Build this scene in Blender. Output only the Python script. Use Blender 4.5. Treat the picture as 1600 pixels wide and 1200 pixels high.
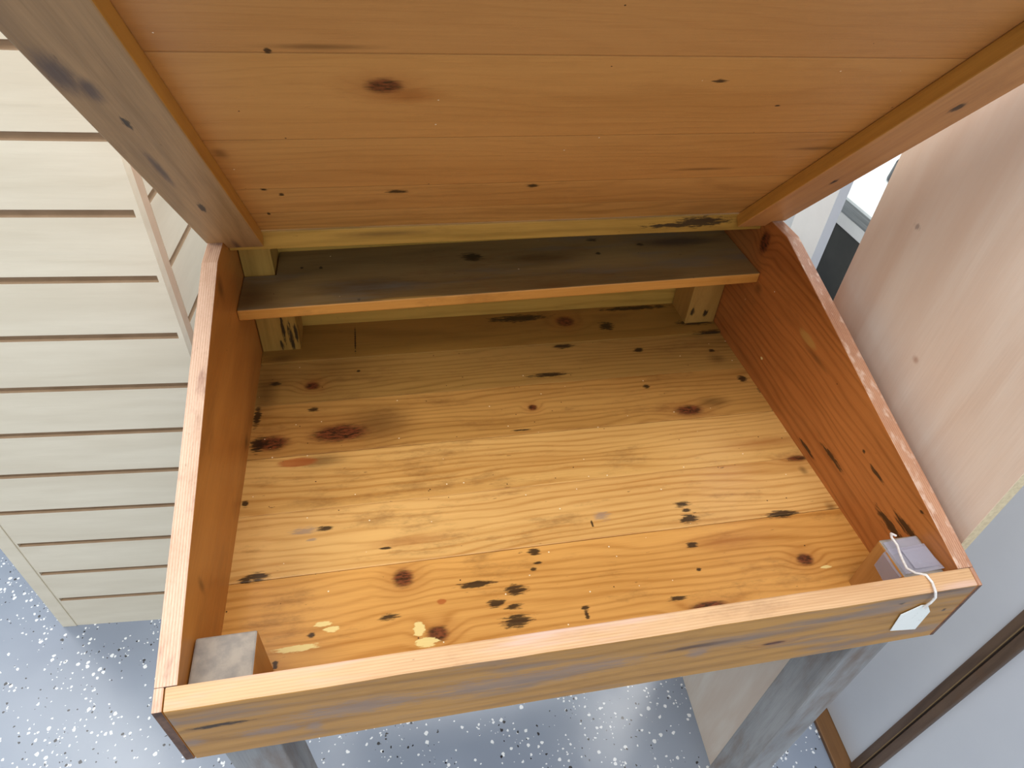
import bpy, bmesh, math, random
from mathutils import Vector, Matrix
C = bpy.context.scene.collection
S = bpy.context.scene
for o in list(bpy.data.objects):
    bpy.data.objects.remove(o)

def srgb(r, g, b):
    f = lambda c: (c/255/12.92) if c/255 <= .04045 else ((c/255+.055)/1.055)**2.4
    return (f(r), f(g), f(b), 1)

H = 0.8           # height of the desk box above the floor
# ------------------------------------------------------------------ camera
cam = bpy.data.cameras.new('camera'); co = bpy.data.objects.new('camera', cam); C.objects.link(co)
R_ = Vector((0.98143266, -0.18256834, 0.05881096)); U_ = Vector((0.07911353, 0.6646263, 0.74297573)); F_ = Vector((0.17473115, 0.72452791, -0.66672958))
M = Matrix((R_, U_, -F_)).transposed().to_4x4(); M.translation = Vector((.2053, -.248, .6418+H))
co.matrix_world = M
cam.sensor_width = 36; cam.lens = 1024.39/1600*36; cam.clip_start = .02
S.camera = co
# ------------------------------------------------------------------ world, lights, exposure
w = bpy.data.worlds.new('world'); S.world = w; w.use_nodes = True
bg = w.node_tree.nodes['Background']; bg.inputs[0].default_value = (.88, .95, 1.0, 1); bg.inputs[1].default_value = .66
S.view_settings.view_transform = 'Standard'; S.view_settings.look = 'None'
S.view_settings.exposure = 0.0; S.view_settings.gamma = 1.0; S.view_settings.use_curve_mapping = False

def area(name, loc, size, power, col=(1, .97, .93), rotz=0, tilt=(0, 0)):
    l = bpy.data.lights.new(name, 'AREA'); l.shape = 'RECTANGLE'; l.size = size[0]; l.size_y = size[1]
    l.energy = power; l.color = col
    o = bpy.data.objects.new(name, l); C.objects.link(o); o.location = loc
    o.rotation_euler = (tilt[0], tilt[1], rotz)
    return o
for lx, ly, le in ((-2.2, 1.9, 9), (-1.05, 1.3, 16), (.3, 1.25, 22), (1.6, 1.15, 24), (-1.5, -.45, 29), (.1, -.45, 17), (1.4, -.6, 14), (-.9, -2.7, 18), (.9, -2.8, 16)):  # last two added far out front to brighten the plywood and lid underside
    area('ceiling_lamp', (lx, ly, 2.78), (1.25, .62), le)
# ------------------------------------------------------------------ material tools
class NT:
    def __init__(s, name):
        s.m = bpy.data.materials.new(name); s.m.use_nodes = True; s.t = s.m.node_tree
        s.b = s.t.nodes['Principled BSDF']
    def n(s, ty, **kw):
        x = s.t.nodes.new(ty)
        for k, v in kw.items(): setattr(x, k, v)
        return x
    def set(s, x, i, v):
        if isinstance(v, bpy.types.NodeSocket): s.t.links.new(v, x.inputs[i])
        elif v is not None: x.inputs[i].default_value = v
    def math(s, op, a, b=None, c=None):
        x = s.n('ShaderNodeMath', operation=op); s.set(x, 0, a); s.set(x, 1, b)
        if c is not None: s.set(x, 2, c)
        return x.outputs[0]
    def vmath(s, op, a, b=None):
        x = s.n('ShaderNodeVectorMath', operation=op); s.set(x, 0, a); s.set(x, 1, b)
        return x.outputs['Value'] if op in ('LENGTH', 'DOT_PRODUCT') else x.outputs[0]
    def noise(s, vec, scale, detail=3, rough=.5, dist=0):
        x = s.n('ShaderNodeTexNoise'); s.set(x, 'Vector', vec); s.set(x, 'Scale', scale); s.set(x, 'Detail', detail)
        s.set(x, 'Roughness', rough); s.set(x, 'Distortion', dist); return x.outputs['Fac']
    def mix(s, f, a, b, mode='MIX'):
        x = s.n('ShaderNodeMix', data_type='RGBA', blend_type=mode); s.set(x, 0, f); s.set(x, 6, a); s.set(x, 7, b)
        return x.outputs[2]
    def ramp(s, f, a0, a1, b0=0., b1=1.):
        x = s.n('ShaderNodeMapRange', interpolation_type='SMOOTHSTEP'); s.set(x, 0, f)
        s.set(x, 1, a0); s.set(x, 2, a1); s.set(x, 3, b0); s.set(x, 4, b1); return x.outputs[0]
    def axes(s, order):
        tc = s.n('ShaderNodeTexCoord'); sp = s.n('ShaderNodeSeparateXYZ'); s.set(sp, 0, tc.outputs['Object'])
        cb = s.n('ShaderNodeCombineXYZ')
        for i, a in enumerate(order): s.t.links.new(sp.outputs['xyz'.index(a)], cb.inputs[i])
        return cb.outputs[0], sp.outputs['xyz'.index(order[0])], sp.outputs['xyz'.index(order[1])]
    def scale(s, v, sc, off=(0, 0, 0)):
        x = s.n('ShaderNodeMapping'); s.set(x, 0, v); x.inputs['Scale'].default_value = sc; x.inputs['Location'].default_value = off
        return x.outputs[0]
    def bump(s, h, strength, dist=.001):
        x = s.n('ShaderNodeBump'); s.set(x, 'Height', h); x.inputs['Strength'].default_value = strength; x.inputs['Distance'].default_value = dist
        s.t.links.new(x.outputs[0], s.b.inputs['Normal'])

KIND = {'b': (srgb(26, 18, 15), .35, .9), 'k': (srgb(92, 36, 22), .42, .94), 'o': (srgb(170, 82, 34), .25, .7), 's': (srgb(70, 42, 18), .9, .55),
        's2': (srgb(150, 80, 25), .9, .5), 'c': (srgb(238, 216, 146), .1, .95), 'c2': (srgb(190, 150, 80), .3, .6), 'g': (srgb(140, 126, 122), .6, .6),
        'b2': (srgb(58, 46, 52), .7, .75)}

def wood(name, order='xyz', lo=(170, 105, 45), hi=(222, 160, 88), joints=(), tones=(), marks=(), rings=26, seed=0, rough=.42,
         spec=.4, wear_haze=None, streak=.5, fine=.35, coat=.0, speck=.0, ringamt=.55, warp=1.0, grime=.3, jdark=.6):
    """wood grain running along the first axis of `order`; marks = (along, across, half length, half width, kind)"""
    t = NT(name)
    v, u, a = t.axes(order)
    # which plank: shifts the grain and its tone
    pid = None; jl = None
    for j in joints:
        st = t.math('GREATER_THAN', a, j)
        pid = st if pid is None else t.math('ADD', pid, st)
        d = t.ramp(t.math('ABSOLUTE', t.math('SUBTRACT', a, j)), .0003, .0016, 1., 0.)
        jl = d if jl is None else t.math('MAXIMUM', jl, d)
    if pid is not None:
        off = t.n('ShaderNodeCombineXYZ'); t.set(off, 0, t.math('MULTIPLY', pid, 1.73)); t.set(off, 1, t.math('MULTIPLY', pid, .391))
        g = t.vmath('ADD', v, off.outputs[0])
    else: g = v
    so = (seed*.83, seed*.37, seed*.19)
    # knots bend the rings round themselves
    field = None
    for (cu, cv, ru, rv, k) in marks:
        if k == 'k' and ru > .006:
            L = t.vmath('LENGTH', t.scale(v, (1/(ru*2.6), 1/(rv*2.6), 0), (-cu/(ru*2.6), -cv/(rv*2.6), 0)))
            f = t.ramp(L, 0., 1.2, 1., 0.)
            field = f if field is None else t.math('MAXIMUM', field, f)
    warpn = t.noise(t.scale(g, (1.9, 9, 9), so), 1., 3, .5)
    gv = t.n('ShaderNodeSeparateXYZ'); t.set(gv, 0, g)
    ph = t.math('ADD', t.math('MULTIPLY', gv.outputs[1], rings*6.28), t.math('MULTIPLY', warpn, 30.*warp))
    if field is not None: ph = t.math('ADD', ph, t.math('MULTIPLY', field, 9.))
    ring = t.math('POWER', t.math('MULTIPLY_ADD', t.math('SINE', ph), .5, .5), 3.)
    broad = t.noise(t.scale(g, (2.5, 16, 16), so), 1., 5, .6)
    st = t.noise(t.scale(g, (7, 150, 150), so), 1., 4, .65)
    fi = t.noise(t.scale(g, (22, 900, 900), so), 1., 2, .6)
    ring = t.math('MULTIPLY', ring, t.ramp(st, .3, .6, .35, 1.))
    val = t.math('MULTIPLY_ADD', ring, -ringamt*.42, t.math('MULTIPLY_ADD', st, streak, t.math('MULTIPLY', broad, 1.1)))
    val = t.math('MULTIPLY_ADD', fi, fine, val)
    val = t.ramp(val, .35, 1.2)
    col = t.mix(val, srgb(*lo), srgb(*hi))
    if grime:
        gm = t.noise(t.scale(v, (9, 26, 20), so), 1., 6, .72)
        col = t.mix(t.ramp(gm, .52, .74, 0., grime), col, srgb(112, 72, 36))
        gd = t.noise(t.scale(v, (60, 240, 100), so), 1., 3, .6)
        col = t.mix(t.ramp(gd, .70, .78, 0., min(1, grime*1.6)), col, srgb(80, 48, 26))
    for i, j in enumerate(joints):
        if i < len(tones):
            col = t.mix(t.math('MULTIPLY', t.math('GREATER_THAN', a, j), tones[i][1]), col, srgb(*tones[i][0]), 'MIX')
    if jl is not None: col = t.mix(t.math('MULTIPLY', jl, jdark), col, srgb(60, 34, 14))
    edge = t.noise(t.scale(v, (70, 420, 200), so), 1., 5, .7)
    groups = {}
    for (cu, cv, ru, rv, k) in marks:
        L = t.vmath('LENGTH', t.scale(v, (1/ru, 1/rv, 0), (-cu/ru, -cv/rv, 0)))
        ragged = {'b': 2.6, 'c': 1.8, 'g': 3.0}.get(k, .8)
        L = t.math('MULTIPLY_ADD', t.math('SUBTRACT', edge, .47), ragged, L)
        soft = KIND[k][1]
        f = t.ramp(L, max(0, .95-soft), .95+soft*.6, 1., 0.)
        groups[k] = f if k not in groups else t.math('MAXIMUM', groups[k], f)
    if field is not None:
        halo = t.math('MULTIPLY', field, .35)
        col = t.mix(halo, col, srgb(150, 84, 34))
    for k in ('s', 's2', 'o', 'k', 'g', 'b2', 'b', 'c', 'c2'):
        if k in groups:
            cc = KIND[k][0]
            if k == 'k': cc = t.mix(t.ramp(t.noise(t.scale(v, (120, 330, 300)), 1., 4, .65), .38, .62), srgb(40, 19, 11), srgb(122, 62, 36))
            col = t.mix(t.math('MULTIPLY', groups[k], KIND[k][2]), col, cc)
    if speck:
        vo = t.n('ShaderNodeTexVoronoi'); t.set(vo, 'Vector', v); vo.inputs['Scale'].default_value = 70
        rnd = t.n('ShaderNodeSeparateColor'); t.set(rnd, 0, vo.outputs['Color'])
        dots = t.math('MULTIPLY', t.math('LESS_THAN', vo.outputs['Distance'], .06), t.math('LESS_THAN', rnd.outputs[0], speck))
        wh = t.math('GREATER_THAN', rnd.outputs[1], .5)
        col = t.mix(dots, col, t.mix(wh, srgb(70, 40, 20), srgb(250, 235, 205)))
    r = rough
    if wear_haze:
        wm = t.noise(t.scale(v, wear_haze[2], so), 1., 4, .6)
        wm = t.ramp(wm, wear_haze[1][0], wear_haze[1][1])
        col = t.mix(wm, col, srgb(*wear_haze[0]))
    t.t.links.new(col, t.b.inputs['Base Color'])
    t.set(t.b, 'Roughness', t.math('MULTIPLY_ADD', broad, .2, r-.1))
    t.b.inputs['Specular IOR Level'].default_value = spec
    t.b.inputs['Coat Weight'].default_value = coat; t.b.inputs['Coat Roughness'].default_value = .3
    hh = t.math('ADD', st, t.math('MULTIPLY', ring, .25))
    if jl is not None: hh = t.math('SUBTRACT', hh, t.math('MULTIPLY', jl, 2.))
    t.bump(hh, .22, .0012)
    return t.m

def plain(name, rgb, rough=.5, spec=.5, metal=0, var=.0, scale=20, rgb2=None, stretch=(1, 1, 1), bump=0):
    t = NT(name); tc = t.n('ShaderNodeTexCoord')
    n = t.noise(t.scale(tc.outputs['Object'], stretch), scale, 4, .6)
    c2 = rgb2 or tuple(int(c*(1-var)) for c in rgb)
    t.t.links.new(t.mix(t.ramp(n, .3, .7), srgb(*rgb), srgb(*c2)), t.b.inputs['Base Color'])
    t.b.inputs['Roughness'].default_value = rough; t.b.inputs['Specular IOR Level'].default_value = spec
    t.b.inputs['Metallic'].default_value = metal
    if bump: t.bump(n, bump, .002)
    return t.m

BOT = [(0.1283, 0.3703, 0.0405, 0.0175, 'k'), (0.0783, 0.3269, 0.026, 0.0085, 'o'), (0.045, 0.3629, 0.0233, 0.0145, 'k'), (0.0909, 0.4675, 0.0113, 0.0094, 'k'), (0.6107, 0.3538, 0.0232, 0.0115, 'k'), (0.1971, 0.1453, 0.0122, 0.0126, 'k'), (0.651, 0.102, 0.0113, 0.0089, 'k'), (0.2274, 0.077, 0.0128, 0.0096, 'k'), (0.3902, 0.3863, 0.0073, 0.0062, 'k'), (0.5162, 0.0644, 0.0219, 0.0055, 'k'), (0.178, 0.3817, 0.0484, 0.0362, 's'), (0.1054, 0.3255, 0.0309, 0.0107, 's'), (0.6531, 0.3658, 0.0257, 0.0116, 's'), (0.428, 0.4513, 0.031, 0.0055, 'b'), (0.4662, 0.5152, 0.0185, 0.006, 'b'), (0.0442, 0.1689, 0.0154, 0.0062, 'b'), (0.0348, 0.1664, 0.0089, 0.0038, 'b'), (0.1802, 0.1024, 0.0115, 0.0036, 'b'), (0.104, 0.0941, 0.0043, 0.0034, 'b'), (0.0712, 0.0687, 0.0029, 0.0057, 'b'), (0.2742, 0.1261, 0.022, 0.0046, 'b'), (0.3138, 0.1132, 0.0139, 0.0068, 'b'), (0.2909, 0.1008, 0.0108, 0.0051, 'b'), (0.3088, 0.0944, 0.0095, 0.0036, 'b'), (0.3092, 0.0784, 0.018, 0.0084, 'b'), (0.3442, 0.1571, 0.0073, 0.005, 'b'), (0.3446, 0.142, 0.0051, 0.0024, 'b'), (0.3382, 0.1356, 0.0043, 0.0024, 'b'), (0.538, 0.197, 0.0108, 0.0045, 'b'), (0.5394, 0.188, 0.0058, 0.0035, 'b'), (0.5382, 0.1749, 0.0131, 0.0069, 'b'), (0.528, 0.1399, 0.0079, 0.0048, 'b'), (0.6557, 0.1659, 0.0222, 0.0058, 'b'), (0.4847, 0.0775, 0.0116, 0.0028, 'b'), (0.3834, 0.0815, 0.0049, 0.0029, 'b'), (0.3828, 0.0743, 0.0028, 0.0056, 'b'), (0.5224, 0.1075, 0.0031, 0.0023, 'b'), (0.1805, 0.1851, 0.0077, 0.0025, 'b'), (0.0943, 0.4192, 0.0075, 0.005, 'b'), (0.0908, 0.2212, 0.0153, 0.0053, 'g'), (0.114, 0.2214, 0.0098, 0.0035, 'b'), (0.0225, 0.2689, 0.0042, 0.0056, 'b'), (0.7208, 0.2482, 0.0168, 0.0057, 'k'), (0.0224, 0.4134, 0.0056, 0.0216, 'b'), (0.0272, 0.363, 0.0108, 0.0155, 'b'), (0.736, 0.3805, 0.0072, 0.007, 'b'), (0.7403, 0.3391, 0.009, 0.011, 'b'), (0.5825, 0.4927, 0.0095, 0.0057, 'b'), (0.3667, 0.3457, 0.0122, 0.0023, 'b'), (0.6989, 0.4781, 0.0054, 0.0041, 'b'), (0.1544, 0.4919, 0.0027, 0.0029, 'b'), (0.566, 0.4094, 0.0059, 0.0051, 'b'), (0.4197, 0.1851, 0.0016, 0.0053, 'b'), (0.2984, 0.0491, 0.0045, 0.0033, 'k'), (0.0997, 0.2087, 0.0055, 0.0026, 'g'), (0.0893, 0.0831, 0.0227, 0.0039, 'c'), (0.1148, 0.1047, 0.0099, 0.0028, 'c'), (0.1231, 0.098, 0.0087, 0.0034, 'c'), (0.2094, 0.0846, 0.0064, 0.0097, 'c'), (0.2165, 0.0699, 0.0126, 0.0054, 'c'), (0.6696, 0.0891, 0.0072, 0.0022, 'c'), (0.4342, 0.1943, 0.0111, 0.0071, 'g'), (0.0403, 0.4776, 0.0086, 0.004, 'b'), (0.7184, 0.4085, 0.0083, 0.0086, 'b'), (0.7185, 0.2273, 0.0055, 0.0074, 's'), (0.7227, 0.1643, 0.007, 0.0115, 's'), (0.6992, 0.4591, 0.015, 0.0106, 's'), (0.5663, 0.1397, 0.0481, 0.0112, 's2'), (0.2071, 0.1915, 0.0498, 0.0069, 's2'), (0.696, 0.2818, 0.0664, 0.0101, 's2'), (0.029, 0.459, 0.0168, 0.039, 's'), (0.2841, 0.123, 0.0483, 0.0069, 's'), (0.2348, 0.1115, 0.0053, 0.0037, 'o'), (0.2533, 0.0977, 0.0331, 0.0072, 's')]

LEDGE = [(0.4092, 0.5897, 0.0549, 0.01, 'b'), (0.4833, 0.5732, 0.0161, 0.0146, 'k'), (0.5481, 0.5543, 0.014, 0.0125, 'b'), (0.6085, 0.5981, 0.0657, 0.0065, 'b'), (0.6978, 0.549, 0.0339, 0.009, 'b'), (0.7128, 0.5179, 0.0334, 0.0086, 'b'), (0.046, 0.5284, 0.0223, 0.0088, 's'), (0.1509, 0.5624, 0.0014, 0.0349, 'b')]

SHELF = [(0.3277, 0.5625, 0.0184, 0.0119, 'b'), (0.6988, 0.627, 0.0657, 0.0148, 'b'), (0.645, 0.5729, 0.0727, 0.0141, 'b2'), (0.1682, 0.5048, 0.0742, 0.0184, 's'), (0.4291, 0.5468, 0.0566, 0.0195, 's'), (0.5825, 0.5704, 0.0061, 0.0048, 'b'), (0.5121, 0.5522, 0.0049, 0.0048, 'b'), (0.1177, 0.557, 0.0025, 0.0033, 'b'), (0.0924, 0.5592, 0.0025, 0.0033, 'b'), (0.5133, 0.5912, 0.01, 0.0068, 'b'), (0.1679, 0.475, 0.0024, 0.0029, 'b'), (0.036, 0.5023, 0.0234, 0.0362, 's'), (0.2329, 0.4716, 0.0494, 0.0029, 'c2')]

RS = [(0.4897, 0.1953, 0.0119, 0.0191, 'k'), (0.4672, 0.133, 0.0103, 0.0082, 's'), (0.334, 0.1429, 0.0229, 0.0066, 'c2'), (0.3065, 0.1334, 0.0298, 0.0038, 's'), (0.2104, 0.0521, 0.0262, 0.0041, 'b'), (0.253, 0.0235, 0.0209, 0.0033, 'b'), (0.0995, 0.0641, 0.0296, 0.0067, 'b'), (0.0782, 0.0817, 0.0266, 0.0063, 'b'), (0.08, 0.1129, 0.0033, 0.0026, 'b'), (0.1764, 0.1012, 0.0032, 0.0028, 'b'), (0.147, 0.0957, 0.0151, 0.0028, 'b'), (0.4029, 0.0536, 0.0036, 0.0022, 'c')]

LS = [(0.3562, 0.0247, 0.013, 0.0066, 's'), (0.4307, 0.2027, 0.0128, 0.0167, 's'), (0.1142, 0.0907, 0.0052, 0.0117, 's')]

LID = [(0.2148, 0.3301, 0.0159, 0.0118, 'k'), (0.1384, 0.3747, 0.0029, 0.0035, 'b'), (0.1733, 0.3797, 0.0378, 0.0035, 's'), (0.4872, 0.3382, 0.0074, 0.0029, 'b'), (0.2234, 0.1149, 0.0124, 0.0055, 'b'), (0.3733, 0.121, 0.0081, 0.0049, 'b'), (0.1034, 0.1148, 0.0032, 0.0049, 'b'), (0.0883, 0.1302, 0.0038, 0.003, 'b'), (0.6713, 0.2043, 0.0305, 0.0044, 's'), (0.562, 0.1564, 0.0384, 0.0035, 's'), (0.0798, 0.0578, 0.0021, 0.0055, 'b'), (0.0685, 0.2164, 0.0065, 0.0112, 's'), (0.565, 0.2967, 0.0025, 0.0015, 'b'), (0.2344, 0.315, 0.0276, 0.0116, 's2')]

BL = [(0.3765, 0.01, 0.0278, 0.0104, 'b2'), (0.3572, 0.0204, 0.018, 0.007, 'b2'), (0.3105, 0.0257, 0.0104, 0.0031, 'b'), (0.1306, 0.0281, 0.014, 0.0036, 'b'), (0.2261, 0.0204, 0.0404, 0.0036, 'b2'), (-0.0049, 0.0312, 0.0305, 0.0044, 'b2')]

BR = [(0.3256, 0.7235, 0.01, 0.0047, 'b'), (0.1536, 0.7232, 0.0088, 0.0033, 'b'), (0.0008, 0.7464, 0.0163, 0.0078, 'b2')]

FR = [(0.0139, 0.0351, 0.011, 0.0092, 'g'), (0.0399, 0.0606, 0.0294, 0.0034, 'b'), (0.1115, 0.027, 0.0086, 0.0106, 'g'), (0.0805, 0.0334, 0.0312, 0.0089, 'g'), (0.1521, 0.0513, 0.0639, 0.0154, 'g'), (0.2867, 0.0529, 0.0923, 0.0167, 'g'), (0.3454, 0.0581, 0.0713, 0.0123, 'g'), (0.656, 0.0812, 0.0312, 0.0127, 'g'), (0.4681, 0.0648, 0.0507, 0.0044, 'b2'), (0.5474, 0.044, 0.0135, 0.0032, 'k'), (0.6673, 0.0866, 0.0042, 0.0027, 'b'), (0.7302, 0.0575, 0.0029, 0.0027, 'b'), (0.7174, 0.0193, 0.0453, 0.0078, 'g'), (0.4655, 0.0504, 0.0128, 0.0113, 'g'), (0.7115, 0.0962, 0.0423, 0.0034, 'b2'), (0.0079, 0.0782, 0.0084, 0.0082, 'g')]

BW = [(0.6397, 0.2205, 0.0456, 0.0084, 'b'), (0.5954, 0.2164, 0.0468, 0.0038, 'b'), (0.2063, 0.2206, 0.0638, 0.0045, 's')]

BLF = [(0.0516, 0.0533, 0.0291, 0.0026, 'b'), (0.0334, 0.0618, 0.0323, 0.0036, 'b'), (0.0445, 0.0698, 0.0205, 0.0027, 'b'), (0.0228, 0.0467, 0.0105, 0.0027, 'b')]

BRF = [(0.0358, 0.6885, 0.0097, 0.0033, 'b'), (0.0314, 0.7119, 0.0073, 0.0045, 'b')]


M = {}
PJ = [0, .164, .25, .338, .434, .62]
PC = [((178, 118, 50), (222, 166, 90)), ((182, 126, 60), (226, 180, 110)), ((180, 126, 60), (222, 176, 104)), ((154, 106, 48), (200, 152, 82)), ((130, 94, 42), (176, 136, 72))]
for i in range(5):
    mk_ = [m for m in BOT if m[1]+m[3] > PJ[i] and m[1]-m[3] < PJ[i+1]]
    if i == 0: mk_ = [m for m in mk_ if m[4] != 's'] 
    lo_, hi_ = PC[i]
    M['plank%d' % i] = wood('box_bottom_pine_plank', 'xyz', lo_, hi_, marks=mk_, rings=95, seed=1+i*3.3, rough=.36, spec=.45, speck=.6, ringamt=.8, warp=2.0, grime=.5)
M['ledge'] = wood('ledge_pine', 'xyz', (126, 94, 40), (164, 124, 58), marks=LEDGE, seed=2, rough=.4)
M['shelf'] = wood('shelf_dark_varnish', 'xyz', (108, 86, 52), (156, 130, 84), marks=SHELF, seed=3, rough=.38, spec=.5, rings=16, ringamt=.4, speck=.3, streak=.3, grime=.5, wear_haze=((122, 114, 100), (.52, .78), (5, 24, 24)))  # pale grey haze on the varnish is painted into its colour as patches
M['shelf_edge'] = wood('shelf_edge_pine', 'xyz', (188, 128, 52), (218, 160, 82), seed=4, rough=.45)
M['olive'] = wood('back_pine', 'xzy', (158, 122, 50), (204, 166, 80), seed=5, rough=.5, rings=60)
M['rail'] = wood('hinge_rail_pine', 'xzy', (138, 106, 40), (190, 150, 70), marks=BW, seed=5.5, rough=.5, rings=60)
M['side_r'] = wood('side_orange_varnish', 'yzx', (136, 76, 32), (188, 118, 60), marks=RS, seed=6, rough=.36, spec=.45, rings=80, warp=1.8, ringamt=.65, speck=.15)
M['side_l'] = wood('side_orange_varnish_smooth', 'yzx', (164, 104, 46), (198, 136, 66), marks=LS, seed=7, rough=.4, spec=.4, rings=10, ringamt=.25, streak=.2, speck=.06)
M['rim'] = wood('worn_rim_pine', 'yxz', (184, 138, 108), (228, 196, 172), seed=8, rough=.5, rings=420, ringamt=.8, warp=.3, wear_haze=((166, 128, 112), (.52, .75), (14, 60, 60)), speck=.2)
M['rim_r'] = wood('worn_rim_reddish', 'yxz', (146, 94, 70), (200, 154, 124), seed=14, rough=.5, rings=420, ringamt=.8, warp=.3, wear_haze=((214, 186, 168), (.5, .72), (45, 130, 130)), speck=.5)
M['front_top'] = wood('front_rim_pine', 'xyz', (184, 136, 90), (220, 180, 136), seed=9, rough=.45, rings=420, ringamt=.6, warp=.3, wear_haze=((214, 178, 158), (.5, .75), (6, 60, 60)))
M['front'] = wood('front_board_worn', 'xzy', (136, 96, 44), (190, 142, 76), marks=FR, seed=10, rough=.5, rings=60, ringamt=.6, wear_haze=((134, 116, 104), (.48, .72), (5, 40, 40)))
M['lid'] = wood('lid_pine', 'xyz', (152, 108, 56), (206, 158, 92), joints=(.060, .131, .242, .372), tones=(((214, 150, 80), .2), ((196, 130, 66), .25), ((206, 146, 80), .3), ((180, 124, 76), .3)), jdark=.22, marks=LID, seed=11, rough=.42, spec=.4, rings=60, warp=2., ringamt=.45, speck=.12)
M['batten_face_l'] = wood('batten_worn_face', 'yxz', (128, 98, 62), (182, 144, 98), marks=BL, seed=12, rough=.45, rings=40, ringamt=.4)
M['batten_face_r'] = wood('batten_varnished_face', 'yxz', (158, 104, 54), (202, 150, 94), marks=BR, seed=13, rough=.4, rings=40, ringamt=.3)
M['batten_side'] = wood('batten_orange_side', 'yzx', (150, 98, 36), (192, 138, 60), seed=15, rough=.4, rings=60, ringamt=.4)
M['leg_in'] = wood('leg_inside_pine', 'zyx', (150, 96, 42), (190, 136, 74), seed=16, rough=.5)
M['leg_back_l'] = wood('back_leg_pine', 'zxy', (150, 118, 52), (190, 154, 78), marks=BLF, seed=17, rough=.5)
M['leg_back_r'] = wood('back_leg_pine_right', 'zxy', (150, 112, 52), (186, 146, 76), marks=BRF, seed=18, rough=.5)
M['leg_grey'] = wood('weathered_grey_leg', 'zyx', (112, 112, 114), (160, 162, 164), seed=19, rough=.6, wear_haze=((120, 104, 92), (.45, .8), (8, 30, 30)))
M['leg_top'] = plain('grey_end_grain', (164, 154, 142), .7, .3, rgb2=(136, 130, 124), scale=60, bump=.3)
M['slat'] = wood('pale_maple_laminate', 'xzy', (222, 212, 190), (242, 234, 214), grime=0, seed=20, rough=.4, spec=.35, rings=9, ringamt=.35, streak=.15, fine=.1)
M['slat_side'] = wood('pale_maple_laminate_side', 'yzx', (214, 202, 178), (232, 220, 198), grime=0, seed=21, rough=.4, spec=.35, rings=9, ringamt=.35, streak=.15, fine=.1)
M['groove'] = plain('slat_groove_board', (172, 148, 122), .8, .1, rgb2=(160, 136, 110))
M['tan'] = plain('tan_edge_band', (206, 182, 158), .6, .2, rgb2=(198, 172, 148))
M['ply'] = wood('birch_plywood', 'zyx', (232, 212, 194), (250, 242, 230), seed=23, rough=.38, spec=.4, rings=5, ringamt=.5, streak=.12, fine=.08, warp=.8, grime=.0,
                marks=[(1.115, .26, .004, .006, 'g'), (1.0, .17, .004, .005, 's2')])
M['ply_edge'] = plain('plywood_edge', (226, 212, 178), .6, .2, rgb2=(206, 190, 156), scale=200)
M['white'] = plain('white_melamine', (226, 228, 228), .3, .5, rgb2=(222, 224, 224))
M['panelw'] = plain('cool_white_panel', (214, 220, 228), .32, .5, rgb2=(208, 214, 224), scale=3)
M['brown'] = wood('dark_brown_trim', 'zyx', (64, 50, 42), (104, 84, 68), seed=24, rough=.4, rings=40)
M['brown_rail'] = wood('dark_brown_rail', 'yzx', (70, 46, 26), (120, 84, 48), seed=25, rough=.4, rings=40)
M['bead'] = plain('tan_bead', (130, 108, 74), .5, .3)
M['steel'] = plain('brushed_aluminium', (188, 192, 192), .35, .5, metal=.6, rgb2=(150, 154, 154), stretch=(1, 1, 60), scale=3)
M['dark'] = plain('dark_grey_laminate', (74, 74, 70), .45, .4, rgb2=(58, 58, 56), scale=5)
M['glass'] = plain('white_backed_glass_top', (236, 244, 244), .06, .6, rgb2=(232, 240, 242), scale=2)
M['black'] = plain('black_plastic', (34, 36, 44), .35, .5)
M['string'] = plain('white_cotton_string', (240, 238, 236), .9, .1, rgb2=(220, 216, 214), scale=400)
M['tag'] = plain('white_card', (240, 244, 242), .7, .2, rgb2=(236, 240, 238))
M['wall'] = plain('off_white_wall', (220, 220, 216), .8, .2)

def floor_mat():
    t = NT('grey_epoxy_flake_floor'); tc = t.n('ShaderNodeTexCoord'); v = tc.outputs['Object']
    dn = t.n('ShaderNodeTexNoise'); t.set(dn, 'Vector', v); dn.inputs['Scale'].default_value = 160
    vv = t.vmath('ADD', v, t.vmath('MULTIPLY', dn.outputs['Color'], (.005, .005, 0)))
    base = t.mix(t.ramp(t.noise(v, 2.2, 3), .3, .7), srgb(132, 144, 164), srgb(152, 164, 182))
    dens = t.ramp(t.noise(v, 9, 2), .35, .7)
    col = base
    for (sc, off, frac, c, th) in ((108, (0, 0, 0), .30, (238, 243, 248), .34), (165, (5, 3, 0), .16, (236, 241, 246), .32), (120, (2, 7, 0), .085, (36, 40, 48), .32), (190, (8, 1, 0), .06, (30, 34, 44), .33)):
        vo = t.n('ShaderNodeTexVoronoi'); t.set(vo, 'Vector', t.scale(vv, (1, 1, 0), off)); vo.inputs['Scale'].default_value = sc
        sp = t.n('ShaderNodeSeparateColor'); t.set(sp, 0, vo.outputs['Color'])
        thr = t.math('MULTIPLY', t.math('MULTIPLY_ADD', dens, 1.5, .15), frac)
        m = t.math('MULTIPLY', t.math('LESS_THAN', sp.outputs[0], thr), t.math('LESS_THAN', vo.outputs['Distance'], t.math('MULTIPLY', sp.outputs[1], th*1.4)))
        col = t.mix(m, col, srgb(*c))
    t.t.links.new(col, t.b.inputs['Base Color'])
    t.b.inputs['Roughness'].default_value = .27; t.b.inputs['Specular IOR Level'].default_value = .7
    t.b.inputs['Coat Weight'].default_value = .5; t.b.inputs['Coat Roughness'].default_value = .24
    t.bump(t.noise(v, 7, 2), .25, .01)
    return t.m
M['floor'] = floor_mat()

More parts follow.
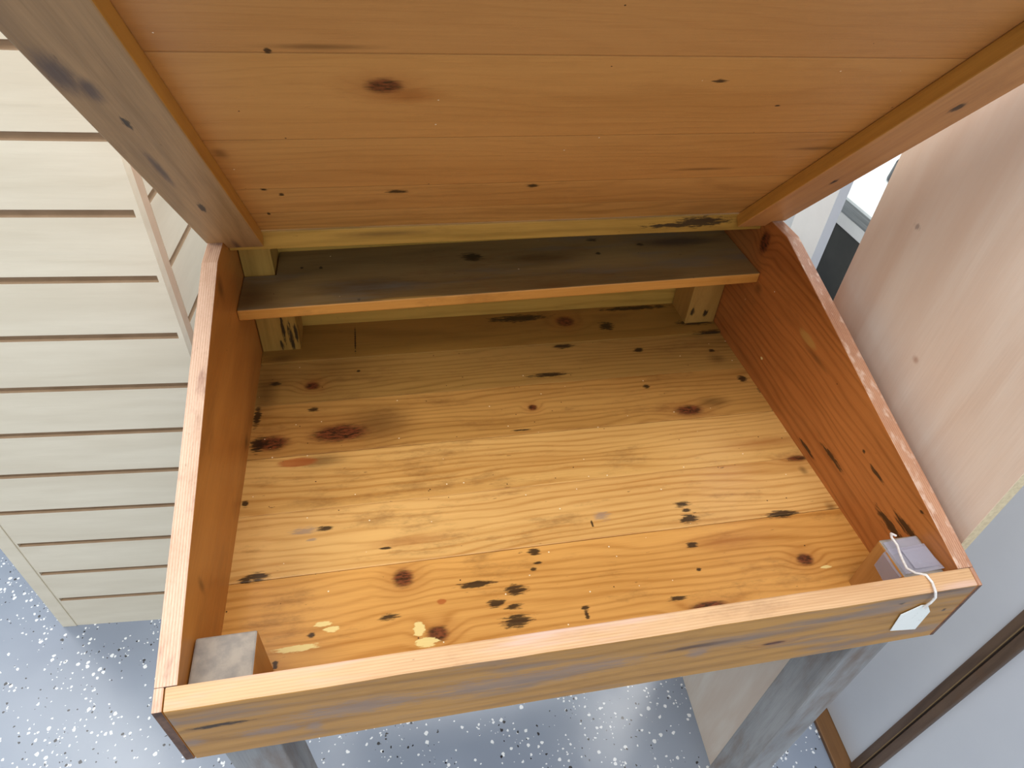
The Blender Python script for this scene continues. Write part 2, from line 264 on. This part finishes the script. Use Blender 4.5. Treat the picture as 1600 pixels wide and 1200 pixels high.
def tape_mat():
    t = NT('clear_packing_tape')
    out = t.t.nodes['Material Output']
    tr = t.n('ShaderNodeBsdfTransparent'); tr.inputs[0].default_value = (.93, .93, .95, 1)
    mx = t.n('ShaderNodeMixShader'); mx.inputs[0].default_value = .34
    t.b.inputs['Base Color'].default_value = srgb(206, 206, 222); t.b.inputs['Roughness'].default_value = .22
    t.t.links.new(tr.outputs[0], mx.inputs[1]); t.t.links.new(t.b.outputs[0], mx.inputs[2]); t.t.links.new(mx.outputs[0], out.inputs[0])
    return t.m
M['tape'] = tape_mat()
M['endgrain'] = plain('dirty_end_grain', (118, 92, 78), .7, .3, rgb2=(84, 66, 60), scale=90, bump=.3)

# ------------------------------------------------------------------ mesh tools
def add_box(bm, a, b, mi=0):
    vs = [bm.verts.new((x, y, z)) for x in (a[0], b[0]) for y in (a[1], b[1]) for z in (a[2], b[2])]
    fs = []
    for q in ((0, 1, 3, 2), (4, 6, 7, 5), (0, 4, 5, 1), (2, 3, 7, 6), (0, 2, 6, 4), (1, 5, 7, 3)):
        f = bm.faces.new([vs[i] for i in q]); f.material_index = mi; fs.append(f)
    return fs
def add_prism(bm, pts, ax, a, b, mi=0):
    """polygon pts extruded along axis ax from a to b"""
    def P(p, h):
        l = list(p); l.insert(ax, h); return l
    A = [bm.verts.new(P(p, a)) for p in pts]; B = [bm.verts.new(P(p, b)) for p in pts]
    fs = [bm.faces.new(A[::-1]), bm.faces.new(B)]
    n = len(pts)
    for i in range(n): fs.append(bm.faces.new((A[i], A[(i+1) % n], B[(i+1) % n], B[i])))
    for f in fs: f.material_index = mi
    return fs
def obj(name, bm, mats, parent=None, loc=(0, 0, 0), rot=None, bevel=.0012, smooth=False):
    bmesh.ops.remove_doubles(bm, verts=bm.verts, dist=1e-6)
    bmesh.ops.recalc_face_normals(bm, faces=bm.faces)
    me = bpy.data.meshes.new(name)
    bm.to_mesh(me); bm.free()
    for m in (mats if isinstance(mats, (list, tuple)) else [mats]): me.materials.append(m)
    o = bpy.data.objects.new(name, me); C.objects.link(o)
    mw = Matrix.Translation(Vector(loc))
    if rot is not None: mw = mw @ rot.to_4x4()
    if parent is not None:
        o.parent = parent; bpy.context.view_layer.update()
        mw = parent.matrix_world.inverted() @ mw
    o.location = mw.to_translation(); o.rotation_euler = mw.to_euler()
    if smooth:
        for p in me.polygons: p.use_smooth = True
    if bevel:
        md = o.modifiers.new('bevel', 'BEVEL'); md.width = bevel; md.segments = 2; md.limit_method = 'ANGLE'; md.angle_limit = math.radians(40)
    return o
def thing(name, label, cat, loc=(0, 0, 0), rotz=0, group=None):
    o = bpy.data.objects.new(name, None); C.objects.link(o); o.location = loc; o.rotation_euler = (0, 0, rotz)
    o.empty_display_size = .1; o['label'] = label; o['category'] = cat
    if group: o['group'] = group
    bpy.context.view_layer.update(); return o
def struct(o): o['kind'] = 'structure'; return o
def local(o, parent):      # mesh given in the parent's own frame
    o.parent = parent; return o

# ------------------------------------------------------------------ the setting
bm = bmesh.new(); add_box(bm, (-5, -4, -.05), (4, 5, 0)); struct(obj('floor', bm, M['floor'], bevel=0))
bm = bmesh.new(); add_box(bm, (-5, 4.6, 0), (4, 4.7, 2.9)); struct(obj('wall_back', bm, M['wall'], bevel=0))
bm = bmesh.new(); add_box(bm, (3.2, -4, 0), (3.3, 4.6, 2.9)); struct(obj('wall_right', bm, M['wall'], bevel=0))

# ------------------------------------------------------------------ the desk
W = .75; ts = .0176; tf = .0173; zf = .0103; D = .624; SL = .2851; hf = .0994
desk = thing('slant_top_desk', 'worn orange pine slant-top desk with its lid raised over an empty box', 'desk', (.375, .31, 0))
def desk_part(name, bm, mats, o=(0, 0, 0), rot=None, parent=None, bevel=.0012):
    return obj(name, bm, mats, parent or desk, (o[0], o[1], o[2]+H), rot, bevel)
def topmat(o, idx, axis=2, lim=.6):
    for p in o.data.polygons:
        if p.normal[axis] > lim: p.material_index = idx
    return o
# bottom
bm = bmesh.new()
for i in range(5):
    y0 = max(PJ[i], tf-.004)+(.0003 if i else 0); y1 = min(PJ[i+1], .606)-.0003
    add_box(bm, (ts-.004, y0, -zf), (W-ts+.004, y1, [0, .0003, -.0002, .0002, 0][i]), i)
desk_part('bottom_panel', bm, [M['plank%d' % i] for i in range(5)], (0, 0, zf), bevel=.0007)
bm = bmesh.new(); add_box(bm, (ts, .520, -.002), (W-ts, .606, .0035)); o = desk_part('ledge_strip', bm, M['ledge'], (0, 0, zf))
# sides: sloping top that levels off under the lid hinge
def side(x0, x1, cut, mat, rim):
    z = lambda y: hf+SL*y
    pts = [(tf, 0), (tf, z(tf)), (.10, z(.10)+.0004), (.2, z(.2)-.0005), (.3, z(.3)+.0005), (.40, z(.40)), (.4475, .2270), (D, .2270), (D, 0)]
    bm = bmesh.new(); xo = 0 if x0 < .1 else x0
    add_prism(bm, [(y, zz) for y, zz in pts], 0, x0-(W-ts if x0 > .1 else 0), x1-(W-ts if x0 > .1 else 0))
    # thin tongue that laps past the end of the front board
    a, b = cut
    s = (W-ts if x0 > .1 else 0)
    add_prism(bm, [(0, 0), (0, z(0)), (tf+.0002, z(tf)), (tf+.0002, 0)], 0, a-s, b-s)
    o = desk_part('side_panel', bm, [mat, rim, M['endgrain']], (s, 0, 0), bevel=.001)
    for p in o.data.polygons:
        if p.normal.z > .6: p.material_index = 1
        elif p.normal.y < -.6: p.material_index = 2
    return o
side(0, ts, (0, .0078), M['side_l'], M['rim'])
side(W-ts, W, (W-.0048, W), M['side_r'], M['rim_r'])
# front board, its top planed to the slope
bm = bmesh.new(); n = 24
xs = [.0084+(W-.0052-.0084)*i/n for i in range(n+1)]
random.seed(4)
rows = []
for x in xs:
    j = random.uniform(-.0006, .0006)
    rows.append([bm.verts.new(q) for q in ((x, 0, j*.8), (x, j*.5, hf+j), (x, tf, hf+SL*tf+j*.6), (x, tf, 0))])
for a, b in zip(rows, rows[1:]):
    for k in range(4): bm.faces.new((a[k], a[(k+1) % 4], b[(k+1) % 4], b[k]))
bm.faces.new(rows[0]); bm.faces.new(rows[-1][::-1])
topmat(desk_part('front_panel', bm, [M['front'], M['front_top']]), 1)
# back board
bm = bmesh.new(); add_box(bm, (ts, .606, 0), (W-ts, D, .205)); desk_part('back_panel', bm, M['olive'])
# fixed hinge rail across the back
bm = bmesh.new(); add_box(bm, (ts+.0005, .509, .2050), (W-ts-.0005, D+.012, .2295))
desk_part('hinge_rail', bm, M['rail'])
# shelf, notched round the left rear leg and sagging to the left
zl, zr, th = .1442, .1540, .0160
def zsh(x): return zl+(zr-zl)*(x-ts)/(W-2*ts)
pl_ = [(ts+.0003, .4677), (W-ts-.0003, .4735), (W-ts-.0003, .606), (.0595, .606), (.0595, .5465), (ts+.0003, .5465)]
bm = bmesh.new()
A = [bm.verts.new((x, y, zsh(x)-th-.15)) for x, y in pl_]; B = [bm.verts.new((x, y, zsh(x)-.15)) for x, y in pl_]
bm.faces.new(A[::-1]); bm.faces.new(B)
for i in range(6): bm.faces.new((A[i], A[(i+1) % 6], B[(i+1) % 6], B[i]))
o = desk_part('shelf', bm, [M['shelf_edge'], M['shelf']], (0, 0, .15), bevel=.002)
topmat(o, 1)
# legs
def leg(x0, x1, y0, y1, top, inner, zt, low=(0, 0), narrow=None):
    bm = bmesh.new()
    lx, ly = low
    lev = [(-H, lx), (-.3, lx*.5), (0, 0), (zf, 0), (top, 0)]
    if narrow: lev[-1:] = [(.128, 0), (.1285, 0), (.180, 0), (.190, 0), (.198, 0), (top, 0)]
    rings = []
    for z, dx in lev:
        xr = x1
        if narrow and z > .1282: xr = {.1285: narrow, .180: narrow, .190: narrow+.004, .198: narrow+.012}.get(z, narrow+.024)
        rings.append([bm.verts.new(q) for q in ((x0+dx, y0, z), (xr+dx, y0, z), (xr+dx, y1, z), (x0+dx, y1, z))])
    for i, (a, b) in enumerate(zip(rings, rings[1:])):
        for k in range(4):
            f = bm.faces.new((a[k], a[(k+1) % 4], b[(k+1) % 4], b[k])); f.material_index = 0 if i < 3 else 1
    bm.faces.new(rings[0][::-1]); f = bm.faces.new(rings[-1]); f.material_index = 2
    return desk_part('leg', bm, [M['leg_grey'], inner, zt], bevel=.002)
leg(.0185, .0700, .0178, .0665, .085, M['leg_in'], M['leg_top'], (.012, 0))
leg(.6860, .7318, .0178, .0690, .0885, M['leg_in'], M['leg_top'], (-.006, 0))
leg(.0185, .0725, .5480, .6055, .2045, M['leg_back_l'], M['leg_back_l'], narrow=.058)
leg(.6800, .7318, .5480, .6055, .1370, M['leg_back_r'], M['leg_back_r'])
# clear tape over the taped corner block
bm = bmesh.new()
def sheet(bm, pts):
    vs = [bm.verts.new(p) for p in pts]; bm.faces.new(vs)
zt = .0890
def strip(bm, rows):
    g = [[bm.verts.new(p) for p in r] for r in rows]
    for a, b in zip(g, g[1:]):
        for i in range(len(a)-1): bm.faces.new((a[i], a[i+1], b[i+1], b[i]))
# a wide strip that runs over the block and sticks down its left face
strip(bm, [[(.6853, .0560, .062), (.6850, .0560, .084), (.6875, .0562, .0903), (.710, .0565, .0897), (.7305, .0570, .0905)],
           [(.6853, .0400, .060), (.6850, .0400, .083), (.6878, .0400, .0905), (.710, .0400, .0899), (.7305, .0400, .0910)],
           [(.6853, .0275, .063), (.6850, .0275, .084), (.6880, .0270, .0903), (.710, .0265, .0897), (.7305, .0260, .0930)]])
# a second, smaller piece laid behind it
strip(bm, [[(.6885, .0650, .0890), (.712, .0665, .0889), (.7280, .0670, .0892)], [(.6885, .0500, .0895), (.712, .0500, .0893), (.7280, .0500, .0896)]])
strip(bm, [[(.7000, .0520, .0915), (.7290, .0530, .0915)], [(.7005, .0300, .0920), (.7290, .0300, .0920)]])
o = desk_part('clear_tape', bm, M['tape'], bevel=0)
md = o.modifiers.new('s', 'SOLIDIFY'); md.thickness = .0003
o['label'] = 'clear tape stuck over the right front corner block'
# lid, raised about 47 degrees and tilting forward over the box
al = .8167; ca, sa = math.cos(al), math.sin(al)
rot = Matrix(((1, 0, 0), (0, -ca, -sa), (0, sa, -ca)))
lid_o = (0, .5089, .2311)
bm = bmesh.new(); add_box(bm, (0.0, .0008, -.018), (W, .575, 0))
lid = desk_part('lid', bm, M['lid'], lid_o, rot)
bd = .0178; bw = .0607
def batten(x0, x1, xin0, xin1, face):
    bm = bmesh.new()
    # outline in (x, t): the end is cut back where it would foul the side board
    if x0 < .1: pts = [(xin0, -.008), (xin1, -.008), (xin1, .575), (x0, .575), (x0, .013), (xin0, .013)]
    else: pts = [(xin0, -.006), (xin1, -.006), (xin1, .013), (x1, .013), (x1, .575), (xin0, .575)]
    add_prism(bm, pts, 2, 0.0002, bd)
    o = desk_part('batten', bm, [M['batten_side'], face], lid_o, rot, lid, bevel=.0015)
    topmat(o, 1); return o
batten(0, bw, ts+.0008, bw, M['batten_face_l'])
batten(W-bw, W, W-bw, W-ts-.0008, M['batten_face_r'])
# iron hinges screwed behind the lid, on the rail
M['iron'] = plain('dark_iron_hinge', (60, 54, 48), .5, .5, metal=.8)
for hx in (.16, .59):
    bm = bmesh.new(); add_box(bm, (hx-.03, .527, .2296), (hx+.03, .560, .2312))
    bmesh.ops.create_cone(bm, cap_ends=True, segments=14, radius1=.003, radius2=.003, depth=.06, matrix=Matrix.Translation((hx, .5275, .2330)) @ Matrix.Rotation(math.pi/2, 4, 'Y'))
    desk_part('hinge', bm, M['iron'], bevel=0)

# ------------------------------------------------------------------ price tag on a string
tag = thing('price_tag', 'small white pointed paper price tag hanging over the front rim on a string', 'tag', (.694, -.0075, H+.05))
bm = bmesh.new()
tp = [(.6915, .0790), (.6985, .0790), (.7105, .0620), (.7127, .0260), (.6805, .0320), (.6755, .0655)]
add_prism(bm, tp, 1, -.0015, -.0011)
t_ = NT('tag_card_with_faint_pencil'); tc = t_.n('ShaderNodeTexCoord')
nn = t_.ramp(t_.noise(t_.scale(tc.outputs['Object'], (300, 1, 160)), 1., 3, .7), .60, .68)
t_.t.links.new(t_.mix(t_.math('MULTIPLY', nn, .35), srgb(240, 245, 243), srgb(150, 150, 150)), t_.b.inputs['Base Color']); t_.b.inputs['Roughness'].default_value = .7
o = obj('tag_card', bm, t_.m, tag, (0, 0, H), bevel=0)
cu = bpy.data.curves.new('string', 'CURVE'); cu.dimensions = '3D'; cu.bevel_depth = .00125; cu.bevel_resolution = 2
sp = cu.splines.new('NURBS'); sp.use_endpoint_u = True; sp.order_u = 4
pts = [(.7065, .0700, .0905), (.7010, .0720, .0925), (.6960, .0660, .0955), (.6960, .0560, .0955), (.6925, .0480, .0960), (.6895, .0385, .0965), (.6870, .0290, .0975), (.6895, .0210, .1010), (.6945, .0155, .1055),
       (.6965, .0080, .1040), (.6940, -.0010, .1030), (.6960, -.0035, .0960), (.6950, -.0040, .0880), (.6945, -.0030, .0800), (.6945, -.0028, .0760)]
sp.points.add(len(pts)-1)
for q, c_ in zip(sp.points, pts): q.co = (c_[0], c_[1], c_[2]+H, 1)
so = bpy.data.objects.new('string', cu); C.objects.link(so); cu.materials.append(M['string'])
dg = bpy.context.evaluated_depsgraph_get(); me = bpy.data.meshes.new_from_object(so.evaluated_get(dg)); bpy.data.objects.remove(so)
so = bpy.data.objects.new('string', me); C.objects.link(so); so.parent = tag; so.location = -tag.location
for p in me.polygons: p.use_smooth = True

# ------------------------------------------------------------------ slatwall gondola, left
ang = math.atan2(-.07113, .99747)
gon = thing('slatwall_display_stand', 'pale maple slatwall display stand with horizontal grooves left of the desk', 'display stand', (-.5596, .6386, 0), ang)
def slat(name, L, order_x, mats, z0=.0, top=1.62, th=.018, ends=(.006, .006)):
    """grooved board in local frame: length along X, face at y=0 looking to -y"""
    bm = bmesh.new()
    gs = [.109+.1*k for k in range(15)]
    g = .0055; dp = .007; lip = .004
    prof = [(0, z0)]; mi = []
    for zc in gs:
        prof += [(0, zc-g), (dp, zc-g), (dp, zc+g), (0, zc+g)]
    prof += [(0, top), (th, top), (th, z0)]
    def ring(x): return [bm.verts.new((x, y, z)) for y, z in prof]
    e0, e1 = ends
    A = ring(e0); B = ring(L-e1); n = len(prof)
    for i in range(n):
        j = (i+1) % n
        f = bm.faces.new((A[i], A[j], B[j], B[i]))
        if i % 4 in (1, 2, 3) and i < 4*len(gs): f.material_index = 1
    bm.faces.new(A[::-1]); bm.faces.new(B)
    if e0: add_box(bm, (0, 0, z0), (e0, th, top))
    if e1: add_box(bm, (L-e1, 0, z0), (L, th, top))
    return bm
def gpart(name, bm, mats, loc=(0, 0, 0), rz=0, bevel=.0008):
    mwl = gon.matrix_world @ Matrix.Translation(Vector(loc)) @ Matrix.Rotation(rz, 4, 'Z')
    return obj(name, bm, mats, gon, mwl.to_translation(), mwl.to_3x3(), bevel)
Lf = .437
gpart('slat_panel', slat('f', Lf, 'x', None, ends=(.004, .007)), [M['slat'], M['groove']], (.021, 0, 0), bevel=0)
bm = bmesh.new(); add_box(bm, (-.008, -.002, 0), (.0207, .03, 1.62)); gpart('corner_trim', bm, M['slat'])
bm = bmesh.new(); add_box(bm, (.440, .0185, 0), (.4575, .0395, 1.62)); gpart('corner_post', bm, M['tan'])
gpart('slat_panel', slat('s', .63, 'y', None, ends=(.0, .006)), [M['slat'], M['groove']], (.4575, .040, 0), math.pi/2, bevel=0)
gpart('slat_panel', slat('b', .437, 'y', None), [M['slat'], M['groove']], (.4405, .69, 0), math.pi, bevel=0)
gpart('slat_panel', slat('l', .60, 'y', None), [M['slat'], M['groove']], (-.006, .64, 0), -math.pi/2, bevel=0)
bm = bmesh.new(); add_box(bm, (0, .003, 1.6205), (.455, .688, 1.64)); gpart('top_cap', bm, M['slat'])

# ------------------------------------------------------------------ plywood sheet standing right of the desk
pa = math.atan2(.0599, .9982)
ply = thing('plywood_sheet', 'pale birch plywood sheet standing on edge against the right side of the desk', 'plywood', (.768, .049, 0), -pa)
bm = bmesh.new(); add_box(bm, (0, 0, 0), (.012, .334, 1.62))
o = obj('sheet', bm, [M['ply'], M['ply_edge']], ply, ply.location, ply.matrix_world.to_3x3(), .0006)
for p in o.data.polygons:
    if abs(p.normal.x) < .5: p.material_index = 1

# ------------------------------------------------------------------ framed white panels further right
da = math.atan2(.0717, .9974)
def framed(label, y0, y1, x=1.0525):
    r = thing('framed_panel', label, 'panel', (x, y0, 0), -da, 'white panels framed in dark brown wood')
    L = y1-y0; P = lambda name, a, b, m: obj(name, (lambda q: (add_box(q, a, b), q)[1])(bmesh.new()), m, r, r.location, r.matrix_world.to_3x3(), .002)
    P('panel_face', (.006, .012, .012), (.018, L-.012, 1.7), M['panelw'])
    P('stile', (0, 0, .012), (.024, .0165, 1.7), M['brown']); P('stile', (0, L-.0165, .012), (.024, L, 1.7), M['brown'])
    P('bottom_rail', (-.030, 0, 0), (.024, L, .0118), M['brown_rail']); P('top_rail', (0, 0, 1.7005), (.024, L, 1.73), M['brown'])
    if y0 > 0: P('bead', (-.0025, -.0006, .0125), (-.0002, .0010, 1.7), M['bead'])
    return r
framed('white panel in dark brown wood frame standing behind the plywood sheet', .0645, .50)
framed('white panel in dark brown wood frame at the lower right corner', -.74, .0640, 1.0525-.0579)

# ------------------------------------------------------------------ white upright board and showcase behind the desk's right rear corner
wb = thing('white_board', 'narrow white melamine upright board behind right rear corner of the desk', 'board', (.95, .647, 0))
bm = bmesh.new(); add_box(bm, (.95, .6475, 0), (.966, .735, 1.4)); obj('board', bm, M['white'], wb, bevel=.001)
bm = bmesh.new(); add_box(bm, (.9485, .6470, 0), (.9675, .6474, 1.4)); obj('edge_band', bm, M['panelw'], wb, bevel=0)
cb = thing('white_cabinet', 'white cabinet standing beyond the narrow white upright board', 'cabinet', (1.0, .95, 0))
bm = bmesh.new(); add_box(bm, (.86, .86, .04), (1.06, 1.3, .98)); obj('cabinet_body', bm, M['white'], cb, bevel=.002)
bm = bmesh.new(); add_box(bm, (.87, .88, 0), (1.05, 1.29, .0395)); obj('plinth', bm, M['brown'], cb, bevel=0)
sc = thing('showcase_counter', 'showcase counter with bright white top and aluminium edge behind the plywood sheet', 'counter', (1.6, 1.3, 0))
def spart(n_, a, b, m, bv=.0015):
    bm = bmesh.new(); add_box(bm, a, b); return obj(n_, bm, m, sc, bevel=bv)
spart('counter_body', (1.3035, .62, .03), (1.80, 2.2, .7075), M['dark'])
spart('plinth', (1.32, .63, 0), (1.78, 2.19, .0295), M['black'])
spart('rail', (1.301, .618, .708), (1.802, 2.2, .739), M['white'])
spart('metal_edge', (1.2995, .617, .7395), (1.8025, 2.2, .770), M['steel'])
spart('counter_top', (1.298, .616, .7705), (1.803, 2.2, .779), M['glass'])
bx = thing('black_gadget', 'small black rounded object on the bright counter top', 'gadget', (1.40, .985, .779))
bm = bmesh.new(); bmesh.ops.create_cone(bm, cap_ends=True, segments=32, radius1=.05, radius2=.045, depth=.05, matrix=Matrix.Translation((1.50, 1.09, .8045)))
obj('gadget_body', bm, M['black'], bx, bevel=.004, smooth=False)
bm = bmesh.new(); bmesh.ops.create_cone(bm, cap_ends=True, segments=32, radius1=.03, radius2=.02, depth=.012, matrix=Matrix.Translation((1.50, 1.09, .8365)))
obj('gadget_cap', bm, M['black'], bx, bevel=.002)
